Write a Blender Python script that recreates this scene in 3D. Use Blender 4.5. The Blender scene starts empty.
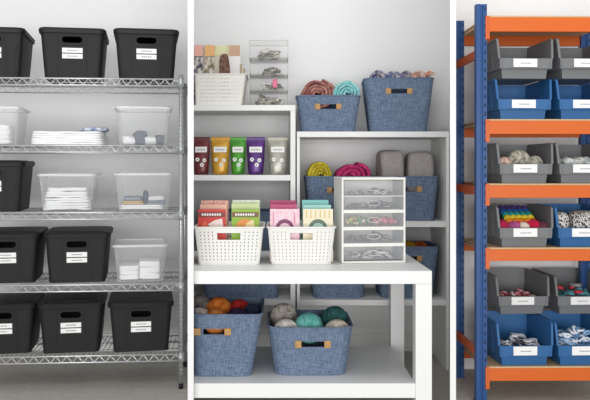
import bpy, bmesh, math, random
from mathutils import Vector, Matrix, noise
random.seed(5)
C = bpy.context.scene.collection
F, CX, CY, H = 750.0, 275.0, 165.0, 1.35      # focal length, vanishing point, eye height

# ------------------------------------------------------------ helpers
def lin(c):
    if isinstance(c, str): c = [int(c[i:i+2], 16)/255 for i in (0, 2, 4)]
    return tuple(v/12.92 if v <= .04045 else ((v+.055)/1.055)**2.4 for v in c) + (1,)
def px(p, d): return (p-CX)*d/F
def pz(q, d): return H-(q-CY)*d/F
def P(p, q, d): return Vector((px(p, d), d, pz(q, d)))

MATS = {}
def mat(name, col, rough=.5, metal=0, bump=None, var=None, spec=.5, scale3=None, bstr=.3):
    """bump / var: noise scale; var mixes a second colour"""
    if name in MATS: return MATS[name]
    m = bpy.data.materials.new(name); m.use_nodes = True
    nt = m.node_tree; b = nt.nodes['Principled BSDF']
    b.inputs['Base Color'].default_value = lin(col); b.inputs['Roughness'].default_value = rough
    b.inputs['Metallic'].default_value = metal; b.inputs['Specular IOR Level'].default_value = spec
    if bump or var:
        tc = nt.nodes.new('ShaderNodeTexCoord'); mp = nt.nodes.new('ShaderNodeMapping')
        nt.links.new(tc.outputs['Object'], mp.inputs[0])
        if scale3: mp.inputs['Scale'].default_value = scale3
    if var:
        s, c2 = var
        n = nt.nodes.new('ShaderNodeTexNoise'); n.inputs['Scale'].default_value = s; n.inputs['Detail'].default_value = 4
        nt.links.new(mp.outputs[0], n.inputs['Vector'])
        r = nt.nodes.new('ShaderNodeValToRGB'); r.color_ramp.elements[0].position = .38; r.color_ramp.elements[1].position = .62
        r.color_ramp.elements[0].color = lin(col); r.color_ramp.elements[1].color = lin(c2)
        nt.links.new(n.outputs[0], r.inputs[0]); nt.links.new(r.outputs[0], b.inputs['Base Color'])
    if bump:
        n = nt.nodes.new('ShaderNodeTexNoise'); n.inputs['Scale'].default_value = bump
        nt.links.new(mp.outputs[0], n.inputs['Vector'])
        bp = nt.nodes.new('ShaderNodeBump'); bp.inputs['Strength'].default_value = bstr; bp.inputs['Distance'].default_value = .01
        nt.links.new(n.outputs[0], bp.inputs['Height']); nt.links.new(bp.outputs[0], b.inputs['Normal'])
    MATS[name] = m; return m

def clear(name, col, alpha, rough=.15):
    m = bpy.data.materials.new(name); m.use_nodes = True; nt = m.node_tree
    b = nt.nodes['Principled BSDF']; b.inputs['Base Color'].default_value = lin(col); b.inputs['Roughness'].default_value = rough
    t = nt.nodes.new('ShaderNodeBsdfTransparent'); mx = nt.nodes.new('ShaderNodeMixShader')
    lw = nt.nodes.new('ShaderNodeLayerWeight'); lw.inputs[0].default_value = .35
    mr = nt.nodes.new('ShaderNodeMapRange'); mr.inputs['To Min'].default_value = alpha; mr.inputs['To Max'].default_value = min(1, alpha+.45)
    nt.links.new(lw.outputs['Facing'], mr.inputs['Value']); nt.links.new(mr.outputs[0], mx.inputs[0])
    nt.links.new(t.outputs[0], mx.inputs[1]); nt.links.new(b.outputs[0], mx.inputs[2])
    nt.links.new(mx.outputs[0], nt.nodes['Material Output'].inputs[0])
    MATS[name] = m; return m

def weave(name, c1, c2, c3):
    """linen-like weave: horizontal and vertical thread noise"""
    m = bpy.data.materials.new(name); m.use_nodes = True; nt = m.node_tree; b = nt.nodes['Principled BSDF']
    b.inputs['Roughness'].default_value = .95; b.inputs['Specular IOR Level'].default_value = .1
    tc = nt.nodes.new('ShaderNodeTexCoord'); outs = []
    for sc in ((25, 25, 260), (190, 190, 22)):
        mp = nt.nodes.new('ShaderNodeMapping'); mp.inputs['Scale'].default_value = sc; nt.links.new(tc.outputs['Object'], mp.inputs[0])
        n = nt.nodes.new('ShaderNodeTexNoise'); n.inputs['Scale'].default_value = 1; n.inputs['Detail'].default_value = 2
        nt.links.new(mp.outputs[0], n.inputs['Vector']); outs.append(n.outputs[0])
    a = nt.nodes.new('ShaderNodeMath'); a.operation = 'ADD'; nt.links.new(outs[0], a.inputs[0]); nt.links.new(outs[1], a.inputs[1])
    h = nt.nodes.new('ShaderNodeMath'); h.operation = 'MULTIPLY'; h.inputs[1].default_value = .5; nt.links.new(a.outputs[0], h.inputs[0])
    r = nt.nodes.new('ShaderNodeValToRGB'); e = r.color_ramp.elements
    e[0].position = .38; e[0].color = lin(c1); e[1].position = .62; e[1].color = lin(c3)
    k = e.new(.5); k.color = lin(c2)
    nt.links.new(h.outputs[0], r.inputs[0]); nt.links.new(r.outputs[0], b.inputs['Base Color'])
    bp = nt.nodes.new('ShaderNodeBump'); bp.inputs['Strength'].default_value = .5; bp.inputs['Distance'].default_value = .006
    nt.links.new(h.outputs[0], bp.inputs['Height']); nt.links.new(bp.outputs[0], b.inputs['Normal'])
    MATS[name] = m; return m

def mk(name, bm, m, parent=None, smooth=False, bevel=0, solid=0, label=None, kind=None):
    me = bpy.data.meshes.new(name); bm.to_mesh(me); bm.free()
    for x in (m if isinstance(m, (list, tuple)) else [m]): me.materials.append(x)
    if smooth:
        for p in me.polygons: p.use_smooth = True
    o = bpy.data.objects.new(name, me); C.objects.link(o)
    if parent: o.parent = parent
    if solid:
        s = o.modifiers.new('s', 'SOLIDIFY'); s.thickness = solid; s.offset = -1
    if bevel:
        v = o.modifiers.new('b', 'BEVEL'); v.width = bevel; v.segments = 2; v.limit_method = 'ANGLE'
    if label: o['label'] = label
    if kind: o['kind'] = kind
    return o
def tag(o, label, cat, group=None, kind=None):
    o['label'] = label; o['category'] = cat
    if group: o['group'] = group
    if kind: o['kind'] = kind
    return o
def thing(name, label, cat, loc, rz=0, group=None):
    o = bpy.data.objects.new(name, None); C.objects.link(o); o.empty_display_size = .05
    o.location = loc; o.rotation_euler = (0, 0, rz); return tag(o, label, cat, group)
def single(name, bm, m, loc, label, cat, rz=0, group=None, kind=None, **k):
    o = mk(name, bm, m, **k); o.location = loc; o.rotation_euler = (0, 0, rz); return tag(o, label, cat, group, kind)
def copy_tree(o, parent=None):
    c = o.copy(); C.objects.link(c)
    if parent: c.parent = parent
    for ch in [x for x in bpy.data.objects if x.parent == o]: copy_tree(ch, c)
    return c
def again(proto, label, loc, rz=0, s=None):
    c = copy_tree(proto); c['label'] = label; c.location = loc; c.rotation_euler = (0, 0, rz)
    if s: c.scale = s
    return c
def struct(name, bm, m, **k): return mk(name, bm, m, kind='structure', **k)

def NB(): return bmesh.new()
def prism(bm, pts0, pts1, mi=0):
    a = [bm.verts.new(p) for p in pts0]; b = [bm.verts.new(p) for p in pts1]; n = len(a)
    fs = [bm.faces.new(a[::-1]), bm.faces.new(b)]
    for i in range(n): fs.append(bm.faces.new((a[i], a[(i+1) % n], b[(i+1) % n], b[i])))
    for f in fs: f.material_index = mi
    return fs
def box(bm, x0, x1, y0, y1, z0, z1, mi=0):
    prism(bm, [(x0, y0, z0), (x1, y0, z0), (x1, y1, z0), (x0, y1, z0)], [(x0, y0, z1), (x1, y0, z1), (x1, y1, z1), (x0, y1, z1)], mi)
def slab(bm, poly, z0, z1):   # polygon in xy, counterclockwise
    prism(bm, [(x, y, z0) for x, y in poly], [(x, y, z1) for x, y in poly])
def tube(bm, pts, r, n=6, mi=0, closed=False):
    pts = [Vector(p) for p in pts]; N = len(pts); rings = []
    prev = None
    for i, p in enumerate(pts):
        t = (pts[(i+1) % N]-pts[i-1]) if closed else (pts[min(i+1, N-1)]-pts[max(i-1, 0)])
        if t.length < 1e-9: t = Vector((0, 0, 1))
        t.normalize()
        if prev is None: u = t.orthogonal().normalized()
        else:
            u = prev-t*prev.dot(t); u = u.normalized() if u.length > 1e-6 else t.orthogonal().normalized()
        prev = u; v = t.cross(u)
        rings.append([bm.verts.new(p+u*r*math.cos(2*math.pi*k/n)+v*r*math.sin(2*math.pi*k/n)) for k in range(n)])
    for i in range(N if closed else N-1):
        a, b = rings[i], rings[(i+1) % N]
        for k in range(n):
            f = bm.faces.new((a[k], a[(k+1) % n], b[(k+1) % n], b[k])); f.material_index = mi; f.smooth = True
    if not closed:
        bm.faces.new(rings[0][::-1]).material_index = mi; bm.faces.new(rings[-1]).material_index = mi
def rrect(w, d, r, n=4):
    out = []
    for cx, cy, a0 in ((w/2-r, -d/2+r, -90), (w/2-r, d/2-r, 0), (-w/2+r, d/2-r, 90), (-w/2+r, -d/2+r, 180)):
        for k in range(n+1):
            a = math.radians(a0+90*k/n); out.append((cx+r*math.cos(a), cy+r*math.sin(a)))
    return out
def rprism(bm, w0, d0, z0, w1, d1, z1, r, mi=0):
    prism(bm, [(x, y, z0) for x, y in rrect(w0, d0, r)], [(x, y, z1) for x, y in rrect(w1, d1, r)], mi)
def shell(w0, d0, w1, d1, h, r, fs, zs, hole=lambda s, f, q, i, j: False, ns=6, nc=4, sag=0):
    """open tapered tub; fs: front sample fractions (-1..1 of half width), zs: row fractions"""
    bm = NB(); rings = []; meta = None
    for q in zs:
        w = w0+(w1-w0)*q; d = d0+(d1-d0)*q; ring = []; mt = []
        for f in fs: ring.append((f*(w/2), -d/2)); mt.append(('front', f))
        def arc(cx, cy, a0):
            for k in range(nc+1):
                a = math.radians(a0+90*k/nc); ring.append((cx+r*math.cos(a), cy+r*math.sin(a))); mt.append(('corner', 0))
        arc(w/2-r, -d/2+r, -90)
        for k in range(1, ns): ring.append((w/2, (-1+2*k/ns)*(d/2-r))); mt.append(('right', k/ns))
        arc(w/2-r, d/2-r, 0)
        for f in fs[::-1]: ring.append((f*(w/2), d/2)); mt.append(('back', f))
        arc(-w/2+r, d/2-r, 90)
        for k in range(1, ns): ring.append((-w/2, (1-2*k/ns)*(d/2-r))); mt.append(('left', k/ns))
        arc(-w/2+r, -d/2+r, 180)
        zz = q*h
        rings.append([bm.verts.new((x, y, zz+(sag*q*((abs(x)/(w/2))**2 - 1) if sag else 0))) for x, y in ring]); meta = mt
    N = len(meta)
    for j in range(len(zs)-1):
        a, b = rings[j], rings[j+1]
        for i in range(N):
            k = (i+1) % N; s = meta[i][0] if meta[i][0] == meta[k][0] else 'edge'
            if hole(s, (meta[i][1]+meta[k][1])/2, (zs[j]+zs[j+1])/2, i, j): continue
            bm.faces.new((a[i], a[k], b[k], b[i]))
    bm.faces.new(rings[0][::-1])
    return bm
def plate_on_front(bm, x0, x1, z0, z1, fy, t=.0015, mi=0):
    """thin plate hugging a leaning front; fy(z) gives the surface y"""
    prism(bm, [(x0, fy(z0)-t, z0), (x1, fy(z0)-t, z0), (x1, fy(z0)+.0005, z0), (x0, fy(z0)+.0005, z0)],
          [(x0, fy(z1)-t, z1), (x1, fy(z1)-t, z1), (x1, fy(z1)+.0005, z1), (x0, fy(z1)+.0005, z1)], mi)
def pill(w, h, n=6):
    r = h/2; out = []
    for cx, a0 in ((w/2-r, -90), (-w/2+r, 90)):
        for k in range(n+1):
            a = math.radians(a0+180*k/n); out.append((cx+r*math.cos(a), r*math.sin(a)))
    return out
def soft(w, d, h, seed=0, e=.28, amp=.006, nf=8, n=10, zb=True):
    """rounded soft block, base at z=0"""
    bm = NB(); bmesh.ops.create_cube(bm, size=2); bmesh.ops.subdivide_edges(bm, edges=bm.edges[:], cuts=n, use_grid_fill=True)
    for v in bm.verts:
        c = v.co.copy(); L = (abs(c.x)**(2/e)+abs(c.y)**(2/e)+abs(c.z)**(2/e))**(e/2)
        c /= L; p = Vector((c.x*w/2, c.y*d/2, (c.z+1)*h/2))
        nv = noise.noise_vector(p*nf*2+Vector((seed*7.3, seed, 3)))
        p += nv*amp
        if zb: p.z = max(p.z, 0)
        v.co = p
    return bm
def join(bm, bm2, M=Matrix()):
    bmesh.ops.transform(bm2, matrix=M, verts=bm2.verts[:]); me = bpy.data.meshes.new('t'); bm2.to_mesh(me); bm2.free(); bm.from_mesh(me); bpy.data.meshes.remove(me)
def ball(bm, c, r, u=12, v=8, s=(1, 1, 1), mi=0):
    g = bmesh.ops.create_uvsphere(bm, u_segments=u, v_segments=v, radius=r, matrix=Matrix.Translation(c) @ Matrix.Diagonal((*s, 1)))
    for vv in g['verts']:
        for f in vv.link_faces: f.material_index = mi; f.smooth = True
def yarn(r, seed=0, sq=1.0, loops=9, mats=1):
    """wound ball of yarn, centre at origin"""
    rnd = random.Random(seed); bm = NB(); ball(bm, (0, 0, 0), r*.93, 20, 14)
    for b in range(4):
        R = Matrix.Rotation(rnd.uniform(0, 3.1), 3, 'X') @ Matrix.Rotation(rnd.uniform(0, 3.1), 3, 'Y')
        for k in range(loops):
            o = (-.42+.84*k/(loops-1)); rr = math.sqrt(1-o*o)*r*(.97+.012*b)
            tube(bm, [R @ Vector((rr*math.cos(a), rr*math.sin(a), o*r)) for a in [2*math.pi*i/20 for i in range(20)]], r*.062, 5, rnd.randrange(mats), True)
    if sq != 1: bmesh.ops.scale(bm, vec=(1, 1, sq), verts=bm.verts[:])
    return bm
def roll(r, L, turns=4, seed=0, core=.12, sx=1):
    """cloth rolled up, axis along y, resting on z=0"""
    bm = NB(); N = int(turns*22); pitch = r*(1-core)/turns; rnd = random.Random(seed); segs = 6; G = []
    for i in range(N+1):
        th = 2*math.pi*turns*i/N; rad = r*core+pitch*turns*i/N
        wob = 1+.14*noise.noise(Vector((math.cos(th)*1.3, math.sin(th)*1.3, seed+rad*8)))
        row = []
        for side in (0, 1):
            rr = (rad+(pitch*.42 if side else -pitch*.42))*wob
            for k in range(segs+1):
                y = -L/2+L*k/segs
                e = 1-.06*(abs(2*k/segs-1)**4)
                jy = (.03*noise.noise(Vector((th*.8, rad*30, seed))) if k in (0, segs) else 0)
                row.append(bm.verts.new((math.cos(th)*rr*e*sx, y+jy, r+math.sin(th)*rr*e)))
        G.append(row)
    S = segs+1
    for i in range(N):
        a, b = G[i], G[i+1]
        for k in range(segs):
            bm.faces.new((a[k], a[k+1], b[k+1], b[k])); bm.faces.new((a[S+k], b[S+k], b[S+k+1], a[S+k+1]))
        bm.faces.new((a[0], b[0], b[S], a[S])); bm.faces.new((a[segs], a[S+segs], b[S+segs], b[segs]))
    for a in (G[0], G[-1]):
        for k in range(segs): bm.faces.new((a[k], a[S+k], a[S+k+1], a[k+1]))
    bmesh.ops.recalc_face_normals(bm, faces=bm.faces[:])
    return bm
def tangle(w, d, h, n, tr, seed, mats=1, lr=(.02, .05), dome=True):
    """heap of looping cords, base z=0"""
    rnd = random.Random(seed); bm = NB()
    for k in range(n):
        x = rnd.uniform(-1, 1); y = rnd.uniform(-1, 1)
        top = h*(1-.6*max(abs(x), abs(y))**2) if dome else h
        R = rnd.uniform(*lr); tl = rnd.uniform(-.9, .9); az = rnd.uniform(0, 6.28)
        c = Vector((x*(w/2-R), y*(d/2-R), rnd.uniform(tr, max(tr*1.5, top))))
        e = rnd.uniform(.5, 1); ph = rnd.uniform(0, 6)
        pts = []
        for i in range(12):
            a = 2*math.pi*i/12; rr = R*(1+.25*math.sin(3*a+ph))
            q = Vector((rr*math.cos(a), rr*e*math.sin(a)*math.cos(tl), rr*e*math.sin(a)*math.sin(tl)))
            q = Matrix.Rotation(az, 3, 'Z') @ q+c; q.z = max(q.z, tr); pts.append(q)
        tube(bm, pts, tr, 5, rnd.randrange(mats), True)
    return bm
def beads(w, d, h, n, r, seed, mats=1):
    rnd = random.Random(seed); bm = NB()
    for k in range(n):
        x = rnd.uniform(-1, 1); y = rnd.uniform(-1, 1); rr = r*rnd.uniform(.7, 1.2)
        ball(bm, (x*(w/2-rr), y*(d/2-rr), rr+rnd.random()*max(0, h-2*rr)*(1-.5*x*x)), rr, 8, 6, mi=rnd.randrange(mats))
    return bm

# ------------------------------------------------------------ materials
wallm = mat('wall_paint', 'eaeaea', .9, bump=60, bstr=.03)
partm = mat('partition_paint', 'ececec', .8)
floorm = mat('floor_concrete', 'b9b5ac', .75, var=(24, 'c2beb5'), bump=120, bstr=.08)
basem = mat('skirting_paint', 'e9e9e7', .6)
chrome = mat('chrome_wire', 'd2d3d5', .3, .6)
chromed = mat('post_steel', 'bfc1c3', .34, .6)
blackp = mat('black_plastic', '202022', .55, spec=.25, bump=300, bstr=.05)
blackl = mat('black_lid_plastic', '1e1e20', .5, spec=.25)
rubber = mat('rubber', '1c1c1c', .8)
paper = mat('label_paper', 'f2f2f0', .7)
ink = mat('label_ink', '8c8c90', .8)
clearp = clear('clear_plastic', 'f2f4f5', .09, .12)
clearrim = clear('clear_plastic_rim', 'eef0f1', .38, .12)
thinc = clear('thin_clear_plastic', 'ffffff', .03, .5); MATS['thin_clear_plastic'].node_tree.nodes['Map Range'].inputs['To Max'].default_value = .09
frost = clear('frosted_drawer', 'e6e8ec', .13, .2)
whitec = mat('white_cotton', 'f4f4f5', .95, bump=40, bstr=.25)
navy = mat('navy_cotton', '35405a', .95, var=(30, '4a5570'), bump=50)
greyc = mat('grey_blue_cotton', '8d94a2', .95, bump=50)
tan = mat('tan_cotton', 'c8ac7c', .95, bump=50)
blue = weave('blue_woven', '596980', '6b7b92', '7d8ca2')
bluein = mat('blue_lining', '4c5a72', .95)
whitep = mat('white_plastic', 'e8e7e2', .45)
creamp = mat('cream_plastic', 'eae8e1', .5)
furn = mat('white_lacquer', 'ebebea', .42)
shelfw = mat('white_laminate', 'e9e9e7', .5)
leather = mat('tan_leather', 'c99a58', .7, var=(90, 'b98646'))
orange = mat('orange_steel', 'd8661f', .42, spec=.4)
orangeb = mat('orange_bracket', 'cf5f22', .45)
bluest = mat('blue_steel', '1d4b84', .4)
holem = mat('slot_dark', '0f2240', .8)
chip = mat('chipboard', 'd9bd98', .9, var=(160, 'c7a67c'))
binG = mat('grey_bin_plastic', '76787a', .5)
binB = mat('blue_bin_plastic', '2b659c', .45)
silver = mat('silver_trinkets', 'b4b4b2', .35, .6)
def knit(n, a, b=None): return mat(n, a, .95, bump=140, var=(45, b) if b else None, bstr=.5, spec=.1)

# ------------------------------------------------------------ the setting
bm = NB(); box(bm, -2.4, 2.5, .5, 5.6, -.08, 0); struct('floor', bm, floorm)
DW, DR = 5.45, 4.97
kl, kr = (190.7-CX)/F, (453-CX)/F         # partitions run away from the eye
bm = NB(); box(bm, -2.3, kl*DW, DW, DW+.1, 0, 3.1); struct('wall_back_left', bm, wallm)
bm = NB(); box(bm, kl*DW, kr*DW, DW, DW+.1, 0, 3.1); struct('wall_back_centre', bm, wallm)
bm = NB(); box(bm, kr*DR, 2.4, DR, DR+.1, 0, 3.1); struct('wall_back_right', bm, wallm)
bm = NB(); box(bm, -2.4, -2.3, 3.3, DW+.1, 0, 3.1); struct('wall_left', bm, wallm)
bm = NB(); box(bm, 2.4, 2.5, 3.3, DR+.1, 0, 3.1); struct('wall_right', bm, wallm)
def partition(name, k, w, y0, y1):
    bm = NB(); h = w/2
    slab(bm, [(k*y0-h, y0), (k*y0+h, y0), (k*y1+h, y1), (k*y1-h, y1)], 0, 3.1); struct(name, bm, partm)
PT = 6.0*3.78/F
partition('wall_partition_left', kl, PT, 3.78, DW)
partition('wall_partition_right', kr, PT, 3.78, DW)
bm = NB(); box(bm, -2.3, kl*DW-PT/2, DW-.014, DW, 0, .13); struct('baseboard_left', bm, basem, bevel=.003)
bm = NB(); box(bm, kl*DW+PT/2, kr*DW-PT/2-.01, DW-.014, DW, 0, .13); struct('baseboard_centre', bm, basem, bevel=.003)

# ------------------------------------------------------------ left bay: wire rack
class Rack:
    def __init__(s, x, y, th): s.x, s.y, s.t = x, y, th
    def w(s, u, v, z=0):
        c, n = math.cos(s.t), math.sin(s.t); return Vector((s.x+u*c-v*n, s.y+u*n+v*c, z))
    def u(s, p, v):   # position along the rack seen at column p, v behind its front
        c, n = math.cos(s.t), math.sin(s.t); k = (p-CX)/F
        return (k*(s.y+v*c)-s.x+v*n)/(c-k*n)
LR = Rack(px(181, 4.53), 4.53, math.radians(4.2))
LW, LD = 1.42, .50
LZ = [pz(q, 4.495) for q in (78, 145, 212, 284, 355)]
rack = thing('wire_shelving_rack', 'tall chrome wire shelving rack holding black and clear tubs', 'shelving rack', LR.w(0, 0), LR.t)
TOP = LZ[0]+.02
for (u, v) in ((0, 0), (-LW, 0), (0, LD), (-LW, LD)):
    bm = NB(); tube(bm, [(u, v, .03), (u, v, TOP)], .0125, 14)
    z = .09
    while z < TOP:
        tube(bm, [(u, v, z), (u, v, z+.005)], .0134, 14); z += .025
    p = mk('post', bm, chromed, rack)
    bm = NB(); tube(bm, [(u, v, 0), (u, v, .012), (u, v, .02), (u, v, .032)], .0145, 14); mk('foot', bm, rubber, p, label='black levelling foot')
for z in LZ:
    bm = NB(); zt, zb_ = z-.004, z-.043
    for v in (0, LD):
        tube(bm, [(-LW, v, zt), (0, v, zt)], .005); tube(bm, [(-LW, v, zb_), (0, v, zb_)], .005)
        n = 22; tube(bm, [(-LW+LW*i/(2*n), v, zt if i % 2 else zb_) for i in range(2*n+1)], .0036, 5)
    for u in (-LW, 0):
        tube(bm, [(u, 0, zt), (u, LD, zt)], .0042); tube(bm, [(u, 0, zb_), (u, LD, zb_)], .0042)
        n = 5; tube(bm, [(u, LD*i/(2*n), zt if i % 2 else zb_) for i in range(2*n+1)], .003, 5)
    sh = mk('wire_shelf', bm, chrome, rack)
    bm = NB(); n = 50
    for i in range(1, n): tube(bm, [(-LW+LW*i/n, 0, z-.0025), (-LW+LW*i/n, LD, z-.0025)], .0025, 5)
    for v in (LD*.33, LD*.66): tube(bm, [(-LW, v, z-.009), (0, v, z-.009)], .0042)
    mk('wire_deck', bm, chrome, sh)
    for (u, v) in ((0, 0), (-LW, 0), (0, LD), (-LW, LD)):
        bm = NB(); tube(bm, [(u, v, z-.05), (u, v, z+.004)], .0185, 14); mk('collar', bm, chromed, sh)

# black tub
TW, TH, TD = .375, .292, .44
def black_tub():
    t = thing('storage_tub', '', 'storage tub', (0, 0, 0), 0, 'black lidded tubs on the wire rack')
    w0, d0 = .33, .39
    fs = [-.86, -.6, -.345, -.335, -.2, 0, .2, .335, .345, .6, .86]; zs = [0, .04, .3, .55, .73, .87, .94, 1]
    bm = shell(w0, d0, TW, TD, TH, .027, fs, zs, lambda s, f, q, i, j: s == 'front' and abs(f) < .33 and .73 < q < .87)
    mk('tub_body', bm, blackp, t, solid=.004)
    fy = lambda z: -(d0+(TD-d0)*z/TH)/2
    bm = NB()
    for x in (-.085, .085): plate_on_front(bm, x-.0022, x+.0022, .02, .255, fy, .003)
    mk('rib', bm, blackp, t)
    # handle surround: stadium ring closing in the slot
    hz = .80*TH; bm = NB(); n = 6; o = pill(.150, .062, n); i_ = pill(.122, .038, n); A = []
    for pts, off in ((o, .001), (o, -.005), (i_, -.005), (i_, .006)):
        A.append([bm.verts.new((x, fy(hz+z)+off, hz+z)) for x, z in pts])
    N = len(o)
    for a, b in zip(A, A[1:]):
        for k in range(N): bm.faces.new((a[k], a[(k+1) % N], b[(k+1) % N], b[k]))
    bmesh.ops.recalc_face_normals(bm, faces=bm.faces[:]); mk('handle_surround', bm, blackp, t)
    for (za, zb2) in ((.156, .185), (.122, .150)):
        bm = NB(); plate_on_front(bm, -.06, .06, za, zb2, fy, .002); l = mk('label_card', bm, paper, t, label='white paper label')
        bm = NB(); zz = (za+zb2)/2; xs = -.03
        for k in range(5):
            plate_on_front(bm, xs, xs+.009, zz-.003, zz+.003, lambda z: fy(z)-.002, .0006); xs += .0125
        mk('printed_mark', bm, ink, l, label='small grey printing')
    bm = NB(); rprism(bm, TW+.018, TD+.018, TH-.020, TW+.024, TD+.024, TH+.004, .04)
    rprism(bm, TW+.024, TD+.024, TH+.004, TW+.008, TD+.008, TH+.014, .04)
    rprism(bm, TW-.05, TD-.05, TH+.013, TW-.056, TD-.056, TH+.018, .03)
    mk('lid', bm, blackl, t, bevel=.002)
    return t
proto = black_tub(); used = [False]
def place_tub(pc, z, label, extra=5.5, v=.03, D=TD, pr=None):
    a = LR.t+math.radians(extra)
    u = LR.u(pc, v); f = LR.w(u, v, z)
    c = f+Vector((-math.sin(a), math.cos(a), 0))*(D/2+.012)
    if pr is None and not used[0]: used[0] = True; o = proto; o.location = c; o.rotation_euler = (0, 0, a); o['label'] = label; return o
    return again(pr or proto, label, c, a)
place_tub(-10, LZ[0]+.001, 'black lidded tub on top shelf, cut off by the left edge')
place_tub(72, LZ[0]+.001, 'black lidded tub in the middle of the top wire shelf')
place_tub(146.5, LZ[0]+.001, 'black lidded tub at the right end of the top wire shelf')
place_tub(-10, LZ[2]+.001, 'black lidded tub on middle shelf, left of the clear shirt box')
place_tub(5, LZ[3]+.001, 'black lidded tub on fourth shelf down, partly cut by left edge')
place_tub(76.5, LZ[3]+.001, 'black lidded tub on fourth shelf, beside a clear box of towels')
place_tub(1, LZ[4]+.001, 'black lidded tub on bottom wire shelf, cut off by left edge')
place_tub(70.5, LZ[4]+.001, 'black lidded tub in the middle of the bottom wire shelf')
place_tub(141, LZ[4]+.001, 'black lidded tub at the right end of the bottom wire shelf')

def clear_tub(w0, w1, d0, d1, h):
    t = thing('clear_box', '', 'clear storage box', (0, 0, 0), 0, 'clear plastic boxes on the wire rack')
    fs = [-.85, -.5, 0, .5, .85]
    mk('box_body', shell(w0, d0, w1, d1, h, .025, fs, [0, .05, .5, .97, 1]), clearp, t, solid=.0025)
    bm = NB(); o = rrect(w1+.022, d1+.022, .03); n_ = rrect(w1-.002, d1-.002, .026); A = []
    for pts, z in ((n_, h-.006), (o, h-.014), (o, h-.002), (n_, h+.002)): A.append([bm.verts.new((x, y, z)) for x, y in pts])
    for a, b in zip(A, A[1:]+A[:1]):
        for k in range(len(o)): bm.faces.new((a[k], a[(k+1) % len(o)], b[(k+1) % len(o)], b[k]))
    bmesh.ops.recalc_face_normals(bm, faces=bm.faces[:]); mk('rim', bm, clearrim, t)
    return t
CDh = {}
cp = clear_tub(.30, .345, .34, .38, .232)
firstc = [True]
def place_clear(pc, z, label, s=(1, 1, 1), extra=5.5, v=.05):
    a = LR.t+math.radians(extra); u = LR.u(pc, v); f = LR.w(u, v, z); c = f+Vector((-math.sin(a), math.cos(a), 0))*(.38*s[1]/2)
    if firstc[0]: firstc[0] = False; cp.location = c; cp.rotation_euler = (0, 0, a); cp['label'] = label; cp.scale = s; return cp
    return again(cp, label, c, a, s)
c1 = place_clear(-12, LZ[1]+.001, 'clear plastic box on second shelf, cut off by left edge', (1.05, 1, 1))
c2 = place_clear(143.5, LZ[1]+.001, 'clear box of navy and white clothes on second shelf', (.96, 1, 1.02))
c3 = place_clear(67, LZ[2]+.001, 'clear box of folded white shirts on middle shelf', (.97, 1, .98))
c4 = place_clear(143.5, LZ[2]+.001, 'clear box of tan and grey folded clothes on middle shelf', (.99, 1, 1))
c5 = place_clear(140.5, LZ[3]+.001, 'clear box of white towels on fourth shelf', (.93, .95, .98))
def in_box(c, x, y, z):   # local offset in a placed thing
    return c.location+Matrix.Rotation(c.rotation_euler.z, 3, 'Z') @ Vector((x, y, z))
def folded(w, d, h, seed, layers=2, amp=.003):
    bm = NB(); hh = h/layers
    for k in range(layers):
        join(bm, soft(w*(1-.02*(k % 2)), d, hh*1.08, seed+k, .2, amp, 6, 9, k == 0), Matrix.Translation((0, 0, k*hh)))
    return bm
rz = c3.rotation_euler.z
for k, (dx, h) in enumerate(((0, .030), (.003, .030), (-.003, .032), (.0, .045))):
    z = sum((.030, .030, .032, .045)[:k])*.98
    single('folded_shirt', folded(.285-.012*k, .27, h, 20+k, 2, .006), whitec, in_box(c3, dx-.006, -.01, .006+z),
           ['bottom', 'second lowest', 'third', 'topmost'][k]+' folded white shirt in the clear box on middle shelf', 'folded shirt', rz, 'folded white shirts in a clear box', smooth=True)
# towels on the second shelf
u = LR.u(65.5, .04); f = LR.w(u, .20, LZ[1]); names = ['lowest', 'middle', 'uppermost']
for k in range(3):
    single('folded_towel', folded(.435-.008*k, .30, .0275, 31+k, 2, .003), whitec, f+Vector((0, .0, .002+.027*k)), names[k]+' white folded towel in the wide pile on second shelf', 'towel', LR.t, 'wide pile of white towels', smooth=True)
single('rolled_cloth', soft(.17, .16, .03, 36, .5, .006), mat('white_blue_print', 'dfe3ea', .95, var=(40, '7f8fb0')), f+Vector((.14, .03, .084)), 'blue flecked cloth lying on the wide towel pile', 'cloth', LR.t, smooth=True)
# clear box 2 contents
rz = c2.rotation_euler.z
for i, (x, m, nm, sz) in enumerate(((-.095, whitec, 'white crumpled garment left of the navy one in clear box', (.10, .055)), (-.02, navy, 'rolled navy garment in the clear box on second shelf', (.085, .085)),
                                    (.05, whitec, 'white crumpled garment right of the navy roll in clear box', (.10, .05)), (.11, navy, 'small navy garment at the right of the clear box', (.06, .06)))):
    single('bundled_garment', soft(sz[0], .2, sz[1], 50+i, .6, .012, 14), m, in_box(c2, x*.9, -.03, .006), nm, 'garment', rz, 'clothes in the clear box on second shelf', smooth=True)
rz = c4.rotation_euler.z
for i, (x, y, z, w, m, nm) in enumerate(((-.01, 0, 0, .27, whitec, 'white folded garment at bottom of clear box, middle shelf'), (-.065, -.01, .031, .13, tan, 'tan folded garment in clear box on middle shelf'),
                                     (.075, 0, .031, .12, greyc, 'slate grey folded garment in clear box on middle shelf'), (-.065, 0, .053, .11, greyc, 'grey garment lying on the tan folded one'), (.075, 0, .056, .11, whitec, 'pale garment on the slate folded one'))):
    single('folded_garment', folded(w, .24, .029 if i == 0 else .022, 60+i, 2), m, in_box(c4, x, y, .007+z), nm, 'folded garment', rz, 'garments in a clear box', smooth=True)
single('rolled_sock', soft(.035, .14, .085, 66, .7, .006), navy, in_box(c4, .015, -.06, .036), 'upright navy rolled garment in the clear box', 'garment', rz, smooth=True)
rz = c5.rotation_euler.z
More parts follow.
